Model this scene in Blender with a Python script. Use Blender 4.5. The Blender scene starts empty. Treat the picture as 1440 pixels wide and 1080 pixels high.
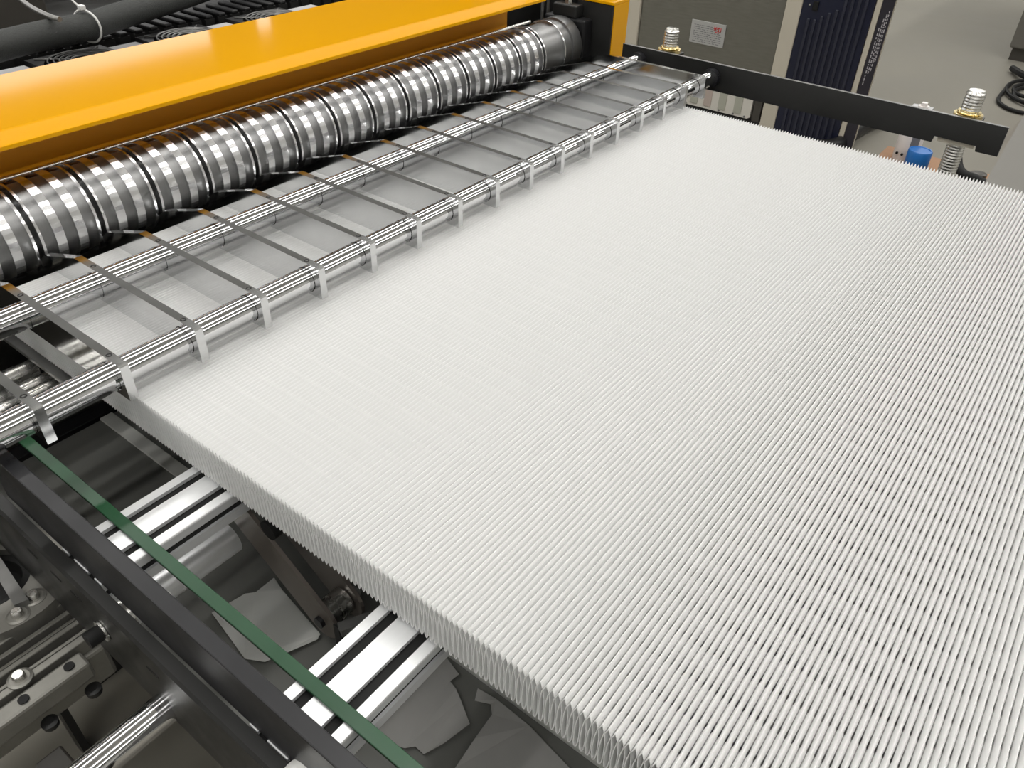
import bpy, bmesh, math, random
import numpy as np
from mathutils import Vector, Matrix
from mathutils.geometry import tessellate_polygon

rnd = random.Random(7)
C = bpy.context.scene.collection
SC = bpy.context.scene
ZF = 1.0          # the machine is drawn around z = 0 at plate height; the floor lies 1 m below

# ------------------------------------------------------------------ camera, light, exposure
cam_d = bpy.data.cameras.new('camera')
cam_d.sensor_width = 36.0
cam_d.lens = 1102.14 / 1440 * 36.0
cam_d.clip_start = 0.02
cam = bpy.data.objects.new('camera', cam_d)
C.objects.link(cam)
cam.location = (-0.17103, -0.65803, 0.44213 + ZF)
cam.rotation_euler = (0.910720926, -0.0279103517, -0.914176124)
SC.camera = cam

SC.view_settings.view_transform = 'Standard'
SC.view_settings.look = 'None'
SC.view_settings.exposure = 0.0
SC.view_settings.gamma = 1.0
SC.view_settings.use_curve_mapping = False

w = bpy.data.worlds.new('hall_air')
SC.world = w
w.use_nodes = True
w.node_tree.nodes['Background'].inputs[0].default_value = (0.93, 0.97, 1.0, 1)
w.node_tree.nodes['Background'].inputs[1].default_value = 0.30


def area(name, loc, rot, sx, sy, power, col=(1, 1, 1)):
    d = bpy.data.lights.new(name, 'AREA')
    d.shape = 'RECTANGLE'
    d.size, d.size_y, d.energy, d.color = sx, sy, power, col
    o = bpy.data.objects.new(name, d)
    C.objects.link(o)
    o.location, o.rotation_euler = loc, rot
    return o


# rows of tube lamps under the hall roof, and the bright windows in the wall behind the machine
for k, yy in enumerate((-5.6, -2.3, 1.0, 4.3)):
    area('lamp_row', (4.0, yy, 4.2 + ZF), (0, 0, 0), 21.0, 0.26, 310, (1.0, 0.985, 0.955))
    area('lamp_row_up', (4.0, yy, 4.22 + ZF), (math.pi, 0, 0), 21.0, 0.26, 118, (1.0, 0.985, 0.955))   # the bare tubes light the roof too
area('hall_window_or_fill', (14.9, 1.5, 3.3 + ZF), (0, math.radians(90), 0), 1.9, 14.0, 45, (1, 1, 1))  # added light on the unseen right wall, brightens reflections in the rods
area('hall_window_or_fill', (0.0, 11.9, 2.5 + ZF), (math.radians(-90), 0, 0), 15.9, 2.4, 190, (1, 1, 1))
area('hall_window_or_fill', (9.09, 11.9, 3.0 + ZF), (math.radians(-90), 0, 0), 0.28, 1.3, 1.9, (1, 1, 1))


# ------------------------------------------------------------------ materials
def mat(name, col, rough=0.5, metal=0.0, noise=0.0, nscale=20.0, rnoise=0.0, bump=0.0, bscale=200.0,
        coat=0.0, stretch=None, spec=0.5, col2=None):
    m = bpy.data.materials.new(name)
    m.use_nodes = True
    nt = m.node_tree
    b = nt.nodes['Principled BSDF']
    b.inputs['Base Color'].default_value = (*col, 1)
    b.inputs['Roughness'].default_value = rough
    b.inputs['Metallic'].default_value = metal
    b.inputs['Specular IOR Level'].default_value = spec
    b.inputs['Coat Weight'].default_value = coat
    b.inputs['Coat Roughness'].default_value = 0.06
    if noise or rnoise or bump:
        tc = nt.nodes.new('ShaderNodeTexCoord')
        mp = nt.nodes.new('ShaderNodeMapping')
        if stretch:
            mp.inputs['Scale'].default_value = stretch
        nt.links.new(tc.outputs['Object'], mp.inputs['Vector'])
    if noise or rnoise:
        n = nt.nodes.new('ShaderNodeTexNoise')
        n.inputs['Scale'].default_value = nscale
        n.inputs['Detail'].default_value = 5
        nt.links.new(mp.outputs[0], n.inputs['Vector'])
    if noise:
        mx = nt.nodes.new('ShaderNodeMix')
        mx.data_type = 'RGBA'
        a = col2 or tuple(c * (1 - noise) for c in col)
        mx.inputs[6].default_value = (*a, 1)
        mx.inputs[7].default_value = (*(min(1, c * (1 + noise * 0.6)) for c in col), 1)
        nt.links.new(n.outputs['Fac'], mx.inputs[0])
        nt.links.new(mx.outputs[2], b.inputs['Base Color'])
    if rnoise:
        mr = nt.nodes.new('ShaderNodeMapRange')
        mr.inputs['From Min'].default_value = 0.3
        mr.inputs['From Max'].default_value = 0.7
        mr.inputs['To Min'].default_value = max(0.02, rough - rnoise)
        mr.inputs['To Max'].default_value = rough + rnoise
        nt.links.new(n.outputs['Fac'], mr.inputs['Value'])
        nt.links.new(mr.outputs[0], b.inputs['Roughness'])
    if bump:
        n2 = nt.nodes.new('ShaderNodeTexNoise')
        n2.inputs['Scale'].default_value = bscale
        n2.inputs['Detail'].default_value = 3
        nt.links.new(mp.outputs[0], n2.inputs['Vector'])
        bp = nt.nodes.new('ShaderNodeBump')
        bp.inputs['Strength'].default_value = bump
        bp.inputs['Distance'].default_value = 0.002
        nt.links.new(n2.outputs['Fac'], bp.inputs['Height'])
        nt.links.new(bp.outputs[0], b.inputs['Normal'])
    return m


M = {}


def fibre_paper():
    m = mat('filter_paper', (0.92, 0.92, 0.915), 0.9, noise=0.02, nscale=60, spec=0.15)
    nt = m.node_tree
    b = nt.nodes['Principled BSDF']
    tr = nt.nodes.new('ShaderNodeBsdfTranslucent')
    tr.inputs['Color'].default_value = (0.93, 0.93, 0.92, 1)
    mx = nt.nodes.new('ShaderNodeMixShader')
    mx.inputs[0].default_value = 0.30
    nt.links.new(b.outputs[0], mx.inputs[1])
    nt.links.new(tr.outputs[0], mx.inputs[2])
    nt.links.new(mx.outputs[0], nt.nodes['Material Output'].inputs['Surface'])
    return m


M['paper'] = fibre_paper()
M['frame_grey'] = mat('grey_frame_paint', (0.60, 0.605, 0.575), 0.5, noise=0.1, nscale=20)
M['arm'] = mat('oiled_steel', (0.20, 0.175, 0.155), 0.35, 0.4, noise=0.25, nscale=20)
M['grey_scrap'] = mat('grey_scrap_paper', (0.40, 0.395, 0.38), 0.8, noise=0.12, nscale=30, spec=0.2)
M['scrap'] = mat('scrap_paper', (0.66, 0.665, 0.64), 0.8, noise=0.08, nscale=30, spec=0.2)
M['chrome'] = mat('chromed_steel', (0.72, 0.72, 0.73), 0.035, 1.0, noise=0.04, nscale=30, stretch=(0.3, 3, 3))
M['plate'] = mat('polished_plate', (0.70, 0.705, 0.71), 0.12, 1.0, noise=0.10, nscale=22, rnoise=0.05)
M['ring'] = mat('machined_ring', (0.83, 0.83, 0.84), 0.21, 1.0, noise=0.05, nscale=40, rnoise=0.05)
M['recess'] = mat('turned_steel', (0.26, 0.26, 0.26), 0.38, 1.0, noise=0.12, nscale=60, stretch=(12, 1, 1), rnoise=0.05)
M['alu'] = mat('anodised_aluminium', (0.86, 0.87, 0.88), 0.38, 0.55, noise=0.05, nscale=40, stretch=(0.3, 6, 6))
M['black_metal'] = mat('black_painted_steel', (0.017, 0.017, 0.0165), 0.38, 0.0, noise=0.3, nscale=18, rnoise=0.08, spec=0.35)
M['dark_steel'] = mat('dark_blued_steel', (0.017, 0.017, 0.019), 0.34, 0.1, noise=0.25, nscale=14, rnoise=0.08, spec=0.35)
M['grey_steel'] = mat('grey_steel', (0.20, 0.20, 0.195), 0.40, 0.7, noise=0.15, nscale=30, stretch=(1, 4, 1))
M['black_plastic'] = mat('black_plastic', (0.013, 0.013, 0.014), 0.42, 0, noise=0.3, nscale=40, spec=0.3)
M['rubber'] = mat('black_rubber', (0.010, 0.010, 0.010), 0.6, 0, noise=0.2, nscale=60, spec=0.25)
M['sleeve'] = mat('woven_sleeve', (0.028, 0.030, 0.028), 0.65, 0, noise=0.5, nscale=220, bump=0.6, bscale=500)
M['yellow'] = mat('yellow_enamel', (0.69, 0.322, 0.0008), 0.07, 0, noise=0.03, nscale=6, spec=0.27)
M['orange'] = mat('yellow_enamel_inner', (0.80, 0.33, 0.004), 0.5, 0, noise=0.04, nscale=6)
M['green'] = mat('green_belt', (0.010, 0.064, 0.024), 0.34, 0, noise=0.25, nscale=12, rnoise=0.08)
M['zinc'] = mat('zinc_plated', (0.72, 0.71, 0.68), 0.28, 1.0, noise=0.15, nscale=90, rnoise=0.08)
M['gold'] = mat('yellow_zinc', (0.80, 0.66, 0.34), 0.28, 1.0, noise=0.15, nscale=60, rnoise=0.06)
M['cast'] = mat('cast_aluminium', (0.22, 0.215, 0.195), 0.42, 0.65, noise=0.25, nscale=50, bump=0.12, bscale=120)
M['brushed'] = mat('brushed_stainless', (0.27, 0.265, 0.235), 0.36, 0.85, noise=0.20, nscale=14, stretch=(1, 1, 9), rnoise=0.08)
M['cream'] = mat('cream_enamel', (0.50, 0.46, 0.38), 0.45, 0, noise=0.05, nscale=5)
M['blue'] = mat('navy_enamel', (0.009, 0.011, 0.028), 0.34, 0, noise=0.15, nscale=5)
M['blue_rib'] = mat('navy_rib', (0.021, 0.023, 0.038), 0.38, 0, noise=0.15, nscale=5)
M['darkstrip'] = mat('dark_plastic_strip', (0.022, 0.020, 0.028), 0.4, 0, noise=0.1, nscale=5)
M['label'] = mat('silver_label', (0.44, 0.44, 0.43), 0.35, 0.3, noise=0.06, nscale=30)
M['ink'] = mat('dark_ink', (0.16, 0.16, 0.17), 0.6, noise=0.1)
M['red'] = mat('red_print', (0.50, 0.03, 0.03), 0.6, noise=0.1)
M['white_ink'] = mat('white_ink', (0.42, 0.40, 0.42), 0.6, noise=0.1)
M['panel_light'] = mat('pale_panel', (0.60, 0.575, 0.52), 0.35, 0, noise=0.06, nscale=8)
M['reflection_pink'] = mat('rose_reflection', (0.43, 0.36, 0.32), 0.35, 0, noise=0.06, nscale=8)
M['reflection_green'] = mat('greenish_reflection', (0.38, 0.38, 0.32), 0.35, 0, noise=0.06, nscale=8)
M['grey_box'] = mat('grey_enamel', (0.13, 0.123, 0.108), 0.5, 0, noise=0.06, nscale=3)
M['wall'] = mat('painted_wall', (0.55, 0.55, 0.53), 0.7, 0, noise=0.05, nscale=1)
M['wall_grey'] = mat('grey_wall', (0.20, 0.20, 0.19), 0.7, 0, noise=0.05, nscale=1)
M['roof'] = mat('roof_sheet', (0.55, 0.55, 0.54), 0.7, 0, noise=0.1, nscale=1)
M['floor'] = mat('sealed_concrete', (0.215, 0.204, 0.174), 0.62, 0, noise=0.22, nscale=2.2, rnoise=0.10, spec=0.2)
M['blue_lid'] = mat('blue_plastic', (0.012, 0.13, 0.42), 0.35, 0, noise=0.05)
M['clear'] = mat('milky_plastic', (0.62, 0.64, 0.66), 0.3, 0, noise=0.05)
M['bottle'] = mat('white_plastic', (0.66, 0.62, 0.60), 0.4, 0, noise=0.04)
M['card'] = mat('cardboard', (0.33, 0.19, 0.11), 0.8, 0, noise=0.15, nscale=20)
M['white'] = mat('white_nylon', (0.75, 0.75, 0.73), 0.4, 0, noise=0.03)
M['fanplate'] = mat('light_grey_sheet', (0.42, 0.42, 0.43), 0.5, 0, noise=0.08)
M['braid'] = mat('steel_braid', (0.42, 0.41, 0.39), 0.35, 0.8, noise=0.4, nscale=500)
M['brown_box'] = mat('dark_brown_enamel', (0.055, 0.050, 0.043), 0.4, 0, noise=0.2, nscale=9)
M['bed'] = mat('dark_bed_plate', (0.17, 0.172, 0.160), 0.45, 0.0, noise=0.3, nscale=7, rnoise=0.1)
M['screw'] = mat('black_screw', (0.010, 0.010, 0.010), 0.5, 0.3, noise=0.1)


# ------------------------------------------------------------------ mesh helpers
def BM():
    return bmesh.new()


def box(bm, x0, x1, y0, y1, z0, z1, bev=0.0):
    r = bmesh.ops.create_cube(bm, size=1.0)
    vs = r['verts']
    for v in vs:
        v.co = Vector(((x0 + x1) / 2 + v.co.x * (x1 - x0), (y0 + y1) / 2 + v.co.y * (y1 - y0), (z0 + z1) / 2 + v.co.z * (z1 - z0)))
    if bev:
        es = {e for v in vs for e in v.link_edges}
        bmesh.ops.bevel(bm, geom=list(es), offset=bev, segments=2, profile=0.5, affect='EDGES')
    return bm


def cyl(bm, p0, p1, r, seg=24, r2=None, smooth=True, caps=True):
    p0, p1 = Vector(p0), Vector(p1)
    d = p1 - p0
    q = d.to_track_quat('Z', 'Y').to_matrix().to_4x4()
    mtx = Matrix.Translation((p0 + p1) / 2) @ q
    res = bmesh.ops.create_cone(bm, cap_ends=caps, segments=seg, radius1=r, radius2=r if r2 is None else r2, depth=d.length, matrix=mtx)
    if smooth:
        for f in {f for v in res['verts'] for f in v.link_faces}:
            if len(f.verts) == 4:
                f.smooth = True
    return bm


def lathe(bm, prof, base, axis='Z', seg=32, smooth=True):
    """prof: list of (radius, height) along the axis, closed with end caps."""
    rings = []
    for r, h in prof:
        ring = []
        for k in range(seg):
            a = 2 * math.pi * k / seg
            u, v = r * math.cos(a), r * math.sin(a)
            if axis == 'Z':
                p = (base[0] + u, base[1] + v, base[2] + h)
            elif axis == 'X':
                p = (base[0] + h, base[1] + u, base[2] + v)
            else:
                p = (base[0] + v, base[1] + h, base[2] + u)
            ring.append(bm.verts.new(p))
        rings.append(ring)
    for a, b in zip(rings, rings[1:]):
        for k in range(seg):
            f = bm.faces.new((a[k], a[(k + 1) % seg], b[(k + 1) % seg], b[k]))
            f.smooth = smooth
    bm.faces.new(rings[0][::-1])
    bm.faces.new(rings[-1])
    return bm


def tube(bm, pts, r, seg=10, closed=False):
    pts = [Vector(p) for p in pts]
    n = len(pts)
    rings = []
    up = Vector((0.13, 0.2, 1)).normalized()
    for i, p in enumerate(pts):
        a = pts[(i - 1) % n] if closed or i > 0 else p
        b = pts[(i + 1) % n] if closed or i < n - 1 else p
        t = (b - a).normalized()
        s = t.cross(up)
        s = s.normalized() if s.length > 1e-5 else Vector((1, 0, 0))
        q = t.cross(s)
        rings.append([bm.verts.new(p + (s * math.cos(2 * math.pi * k / seg) + q * math.sin(2 * math.pi * k / seg)) * r) for k in range(seg)])
    m = n if closed else n - 1
    for i in range(m):
        a, b = rings[i], rings[(i + 1) % n]
        for k in range(seg):
            f = bm.faces.new((a[k], a[(k + 1) % seg], b[(k + 1) % seg], b[k]))
            f.smooth = True
    if not closed:
        bm.faces.new(rings[0][::-1])
        bm.faces.new(rings[-1])
    return bm


def spline(pts, n=8):
    pts = [Vector(p) for p in pts]
    P = [2 * pts[0] - pts[1]] + pts + [2 * pts[-1] - pts[-2]]
    out = []
    for i in range(1, len(P) - 2):
        for k in range(n):
            t = k / n
            a, b, c, d = P[i - 1], P[i], P[i + 1], P[i + 2]
            out.append(0.5 * (2 * b + (c - a) * t + (2 * a - 5 * b + 4 * c - d) * t * t + (3 * b - a - 3 * c + d) * t ** 3))
    out.append(pts[-1])
    return out


def prism(bm, poly, lo, hi, axis='X', holes=()):
    """polygon (in the two other axes) pushed from lo to hi along an axis, with optional holes."""
    def pt(uv, h):
        u, v = uv
        return (h, u, v) if axis == 'X' else ((u, h, v) if axis == 'Y' else (u, v, h))
    loops = [list(poly)] + [list(h) for h in holes]
    flat = [p for l in loops for p in l]
    tris = tessellate_polygon([[Vector((u, v, 0)) for u, v in l] for l in loops])
    A = [bm.verts.new(pt(p, lo)) for p in flat]
    B = [bm.verts.new(pt(p, hi)) for p in flat]
    for t in tris:
        bm.faces.new([A[i] for i in t])
        bm.faces.new([B[i] for i in reversed(t)])
    o = 0
    for li, l in enumerate(loops):
        n = len(l)
        for k in range(n):
            i, j = o + k, o + (k + 1) % n
            f = bm.faces.new((A[i], A[j], B[j], B[i]))
            f.smooth = li > 0
        o += n
    return bm


def circ(cx, cy, r, n=28):
    return [(cx + r * math.cos(2 * math.pi * k / n), cy + r * math.sin(2 * math.pi * k / n)) for k in range(n)]


ROOT_LOC = {}


def rootloc(o):
    while o.parent:
        o = o.parent
    return o.location


def obj(name, bm, m, parent=None, loc=None, label=None):
    """one mesh object; geometry is given in scene coordinates"""
    bmesh.ops.recalc_face_normals(bm, faces=bm.faces)
    for e in bm.edges:
        if len(e.link_faces) == 2 and (e.link_faces[0].smooth != e.link_faces[1].smooth or e.calc_face_angle(0.0) > 0.7):
            e.smooth = False
    off = Vector(rootloc(parent)) if parent else Vector(loc or (0, 0, 0))
    if off.length:
        bmesh.ops.translate(bm, verts=bm.verts, vec=-off)
    me = bpy.data.meshes.new(name)
    bm.to_mesh(me)
    bm.free()
    me.materials.append(m)
    o = bpy.data.objects.new(name, me)
    C.objects.link(o)
    if parent:
        o.parent = parent
    else:
        o.location = off
    if label:
        o['label'] = label
    return o


def tag(o, label, cat, group=None):
    o['label'] = label
    o['category'] = cat
    if group:
        o['group'] = group
    return o


def thing(name, label, cat, loc=(0, 0, 0), group=None):
    o = bpy.data.objects.new(name, None)
    o.empty_display_size = 0.02
    C.objects.link(o)
    o.location = loc
    return tag(o, label, cat, group)


def dup(o, loc=None, parent=None):
    c = o.copy()
    C.objects.link(c)
    if parent:
        c.parent = parent
    if loc is not None:
        c.location = loc
    for ch in list(o.children):
        dup(ch, None, c)
    return c


# ------------------------------------------------------------------ the setting
for nm, b, m_ in (('floor', (-7, 15, -9, 12.2, -1.05, -1.0), 'floor'), ('wall_back', (-7, 15, 12.0, 12.2, -1.0, 4.7), 'wall_grey'),
                  ('wall_front', (-7, 15, -9.2, -9.0, -1.0, 4.7), 'wall'), ('wall_left', (-7.2, -7, -9.2, 12.2, -1.0, 4.7), 'wall'),
                  ('wall_right', (15, 15.2, -9.2, 12.2, -1.0, 4.7), 'wall'), ('ceiling', (-7.2, 15.2, -9.2, 12.2, 4.7, 4.8), 'roof')):
    f = obj(nm, box(BM(), *b), M[m_])
    f['kind'] = 'structure'

# ------------------------------------------------------------------ pleated media
def pleated_pack():
    X0, X1 = 0.0875, 1.2435
    pit, zt, h = 0.00505, -0.050, 0.049
    n = 233
    y0 = 0.282
    # stations along the pleat: dense about the embossed dots
    bx = 0.0272
    xs = [X0]
    k = int(math.floor((X0 - 0.267) / bx))
    while True:
        c = 0.267 + k * bx
        if c > X1 + bx:
            break
        for d in (-0.0022, 0.0, 0.0022, 0.007, 0.0136, 0.0202):
            if X0 < c + d < X1:
                xs.append(c + d)
        k += 1
    xs.append(X1)
    xs = np.array(xs)
    ph = np.abs(((xs - 0.267) / bx + 0.5) % 1.0 - 0.5) * bx        # distance to nearest dot
    dot = np.exp(-(ph / 0.0013) ** 2)
    mid = np.clip(ph / (bx / 2), 0, 1)
    ph1 = ((xs - 0.267) / bx) % 1.0                                  # 0 at a dot, growing along the pleat
    gap = 0.00005 + 0.00082 * np.exp(-ph1 / 0.26) * (ph > 0.0012)
    half = pit / 2
    # across one pleat: (depth fraction, offset from the valley centre); the pinch varies along the pleat
    side = [(0.0, half), (0.009, half - 0.00023), (0.030, half - 0.00047), (0.148, None), (0.40, 0.00165), (0.70, 0.00205), (0.90, 0.00165), (0.975, 0.00085)]
    prof = [(d, -o if o is not None else None, -1) for d, o in side] + [(1.0, 0.0, 0)] + [(d, o, 1) for d, o in reversed(side[1:])]
    rows_y, rows_z = [], []
    rj = np.random.RandomState(3)
    for j in range(n):
        yc = y0 - half - j * pit
        jit = rj.normal(0, 0.00007)
        hj = rj.normal(0, 0.00012)
        for d, o, s in prof:
            if o is None:
                o_x = s * gap
            elif 0 < d <= 0.01:
                o_x = o - s * 0.00020 * dot
            else:
                o_x = np.full_like(xs, o)
            y = yc + jit * (1 if d > 0.2 else 0.4) - o_x
            z = zt - d * h + (0.0002 * dot if d == 0 else 0.0) + hj * (d > 0.8)
            rows_y.append(y)
            rows_z.append(np.full_like(xs, z) if np.isscalar(z) else z)
    Y = np.array(rows_y)
    Z = np.array(rows_z)
    R, K = Y.shape
    V = np.empty((R, K, 3), np.float32)
    V[:, :, 0] = xs[None, :]
    V[:, :, 1] = Y
    V[:, :, 2] = Z
    verts = V.reshape(-1, 3)
    i = np.arange(R - 1)[:, None] * K + np.arange(K - 1)[None, :]
    quads = np.stack([i, i + K, i + K + 1, i + 1], -1).reshape(-1, 4)
    # cut edge of the sheet at both ends: a thin ribbon giving the paper its thickness
    extra_v, extra_q = [], []
    base = len(verts)
    for end, dx in ((0, 0.0008), (K - 1, -0.0008)):
        py, pz = Y[:, end], Z[:, end]
        ty, tz = np.gradient(py), np.gradient(pz)
        l = np.hypot(ty, tz) + 1e-9
        ny, nz = -tz / l, ty / l
        a = base + len(extra_v)
        for q in range(R):
            extra_v.append((xs[end], py[q] + ny[q] * 0.00034, pz[q] + nz[q] * 0.00034))
            extra_v.append((xs[end], py[q] - ny[q] * 0.00034, pz[q] - nz[q] * 0.00034))
        for q in range(R - 1):
            extra_q.append((a + 2 * q, a + 2 * q + 1, a + 2 * q + 3, a + 2 * q + 2))
    verts = np.concatenate([verts, np.array(extra_v, np.float32)])
    quads = np.concatenate([quads, np.array(extra_q)]).astype(np.int32)
    org = np.array((X0, -0.3, -0.099), np.float32)
    me = bpy.data.meshes.new('pleated_media')
    me.vertices.add(len(verts))
    me.vertices.foreach_set('co', (verts - org).ravel())
    me.loops.add(quads.size)
    me.loops.foreach_set('vertex_index', quads.ravel())
    me.polygons.add(len(quads))
    me.polygons.foreach_set('loop_start', np.arange(0, quads.size, 4, dtype=np.int32))
    me.update(calc_edges=True)
    me.polygons.foreach_set('use_smooth', np.ones(len(quads), bool))
    me.materials.append(M['paper'])
    o = bpy.data.objects.new('pleated_media', me)
    C.objects.link(o)
    o.location = [float(v) for v in org]
    tag(o, 'wide sheet of white filter paper folded into hundreds of narrow upright pleats', 'filter paper')


pleated_pack()

# ------------------------------------------------------------------ guide rods
YB = 0.16755
for nm, yy, lab in (('front', 0.0, 'long chromed guide rod over the pleats, the one farther from the grooved roller'),
                    ('back', YB, 'long chromed guide rod between the grooved roller and the other rod')):
    t = thing('guide_rod', lab, 'rod', (0.6, yy, -0.0375), 'chromed guide rods')
    bm = BM()
    cyl(bm, (-0.9, yy, -0.0227), (1.359, yy, -0.0227), 0.0148, 56)
    obj('bar', bm, M['chrome'], t)
    bm = BM()
    lathe(bm, [(0.0149, 0), (0.0180, 0.0005), (0.0180, 0.014), (0.0149, 0.0145)], (1.3445, yy, -0.0227), 'X', 32)
    obj('collar', bm, M['dark_steel'], t)

# ------------------------------------------------------------------ stripper plates across the rods
ORD = ['first', 'second', 'third', 'fourth', 'fifth', 'sixth', 'seventh', 'eighth', 'ninth', 'tenth', 'eleventh', 'twelfth',
       'thirteenth', 'fourteenth', 'fifteenth', 'sixteenth', 'seventeenth']


def plate_mesh(tail=True):
    prof = [(-0.0243, -0.0022), (-0.0238, -0.0008), (-0.0222, 0.0), (0.2, 0.0), (0.283, -0.026), (0.303, -0.040), (0.300, -0.046), (0.262, -0.0405), (0.24, -0.0405), (-0.0243, -0.0405)]
    bm = BM()
    prism(bm, prof, -0.0045, 0.0045, 'X', holes=(circ(0.0, -0.0227, 0.0155, 40), circ(YB, -0.0227, 0.0155, 40)))
    return bm


p0 = obj('guide_plate', plate_mesh(), M['plate'])
for yy in (0.0, YB):
    bm = BM()
    lathe(bm, [(0.0031, -0.004), (0.0031, 0.0001), (0.0029, 0.0003), (0.0017, 0.0003), (0.0015, -0.0008)], (0, yy, 0), 'Z', 16)
    obj('screw', bm, M['screw'], p0, label='black set screw')
for i in range(0, 17):
    o = p0 if i == 0 else dup(p0)
    o.location = (i * 0.08, 0, 0)
    if i == 0:
        lab = 'short-looking polished plate nearest the left edge, its free front tip hanging above the green strip'
    elif i == 1:
        lab = 'polished plate whose front tip touches the left corner of the pleated paper'
    elif i == 16:
        lab = 'polished plate at the far end, right beside the black side bar'
    else:
        lab = 'thin polished plate clamped on both rods, %s counted from the green strip' % ORD[i]
    tag(o, lab, 'plate', 'stripper plates clamped across the two rods')

# ------------------------------------------------------------------ grooved roller
YR, ZR, RR = 0.3543, -0.0171, 0.0566
t = thing('grooved_roller', 'heavy steel roller with dark grooves and bright knurled bands under the yellow cover', 'roller', (0.6, YR, ZR - RR))
bm = BM()
cyl(bm, (-0.9, YR, ZR), (1.30, YR, ZR), 0.047, 48)
obj('core', bm, M['black_metal'], t)
bm = BM()
lathe(bm, [(0.0500, 0), (0.0514, 0.001), (0.0514, 0.0705), (0.0500, 0.0715)], (0.00425, YR, ZR), 'X', 56)
sleeve = obj('sleeve', bm, M['recess'], t)
bm = BM()
lathe(bm, [(0.0505, 0), (RR, 0.0003), (RR, 0.0036), (0.0505, 0.0039)], (0.0031, YR, ZR), 'X', 64)
flange = obj('flange', bm, M['ring'], t)
bm = BM()
lathe(bm, [(0.0505, 0), (RR, 0.0002), (RR, 0.0118), (0.0505, 0.0120)], (0.0207, YR, ZR), 'X', 64, smooth=False)
band = obj('knurled_band', bm, M['ring'], t)
for i in range(-5, 16):
    dx = i * 0.08
    for src, dd in ((sleeve, 0), (flange, 0), (flange, 0.0700), (band, 0), (band, 0.0268)):
        if i == 0 and dd == 0:
            continue
        if i == 15 and src is band:
            continue
        c = src.copy()
        C.objects.link(c)
        c.location = (dx + dd, 0, 0)
bm = BM()
lathe(bm, [(0.03, 0), (0.0525, 0.0), (0.0525, 0.026), (RR, 0.027), (RR, 0.057), (0.052, 0.0585), (0.02, 0.0585)], (1.2795, YR, ZR), 'X', 64)
obj('end_cap', bm, M['recess'], t)
bm = BM()
cyl(bm, (1.33, YR, ZR), (1.3425, YR, ZR), 0.018, 24)
obj('shaft', bm, M['dark_steel'], t)

# ------------------------------------------------------------------ yellow cover above the roller
t = thing('yellow_cover', 'long glossy yellow sheet-metal cover running above the grooved roller', 'cover', (0.2, 0.53, 0.0))
prof = [(0.346, 0.0800), (0.346, 0.0846), (0.3475, 0.0853), (0.372, 0.0926), (0.376, 0.0934), (0.580, 0.0952), (0.580, 0.089), (0.378, 0.0872), (0.352, 0.0800)]
bm = BM()
prism(bm, prof, -1.1, 1.262, 'X')
obj('top_panel', bm, M['yellow'], t)
bm = BM()
box(bm, -1.1, 1.235, 0.4245, 0.4295, 0.0135, 0.0871)
obj('inner_panel', bm, M['orange'], t)
bm = BM()
cyl(bm, (-1.1, 0.405, 0.0254), (1.29, 0.405, 0.0254), 0.0034, 20)
obj('bright_rod', bm, M['zinc'], t, label='thin bright metal rod')

# yellow post with a cut corner beside the black bar
t = thing('yellow_post', 'upright yellow frame post standing behind the black side bar', 'post', (1.408, 0.29, -1.0))
bm = BM()
box(bm, 1.378, 1.438, 0.25, 0.34, -1.0, 0.068, 0.0012)
obj('column', bm, M['yellow'], t)
bm = BM()
box(bm, 1.3735, 1.378, 0.2515, 0.34, -1.0, 0.0675)  # black sheet stands in for shade on the post's left face
obj('side_plate_or_shade', bm, M['black_metal'], t, label='black sheet for the shaded side of the post')
bm = BM()
box(bm, 1.3735, 1.438, 0.25, 0.395, 0.068, 0.074, 0.001)
obj('top_plate', bm, M['yellow'], t)

# bearing block and rising shafts at the roller's far end
t = thing('bearing_block', 'black bearing housing at the far end of the grooved roller', 'bearing', (1.39, 0.36, -0.1))
bm = BM()
box(bm, 1.343, 1.376, 0.30, 0.405, -0.1, 0.035, 0.004)
obj('housing', bm, M['black_plastic'], t)
bm = BM()
box(bm, 1.345, 1.374, 0.325, 0.385, 0.035, 0.060, 0.003)
obj('cap', bm, M['black_metal'], t)
bm = BM()
cyl(bm, (1.36, 0.355, 0.06), (1.36, 0.355, 0.068), 0.008, 6, smooth=False)
obj('bolt', bm, M['zinc'], t)
t = thing('lift_shaft_pair', 'two thin upright steel shafts above the far end of the roller', 'shaft', (1.374, 0.425, -0.1))
for xx in (1.363, 1.385):
    bm = BM()
    cyl(bm, (xx, 0.425, 0.0), (xx, 0.425, 0.30), 0.0036, 14)
    obj('shaft', bm, M['grey_steel'], t)
bm = BM()
box(bm, 1.352, 1.396, 0.412, 0.44, -0.10, 0.012, 0.002)
obj('foot', bm, M['black_metal'], t)

# dark machine body behind and below the roller
t = thing('dark_machine', 'dark machine frame filling the space behind and under the roller', 'machine', (0.3, 0.8, -1.0))
bm = BM()
box(bm, 0.02, 1.44, 0.48, 0.50, -1.0, 0.045)
obj('front_panel', bm, M['black_metal'], t)
bm = BM()
box(bm, -1.1, 1.46, 0.65, 1.40, -0.05, 0.0)
obj('deck', bm, M['black_metal'], t)
bm = BM()
box(bm, 1.445, 1.47, 0.30, 0.80, -1.0, 0.092)
obj('end_panel', bm, M['black_metal'], t)
bm = BM()
box(bm, -1.1, 1.445, 1.40, 1.43, -1.0, 0.045)
obj('rear_panel', bm, M['brown_box'], t)

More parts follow.
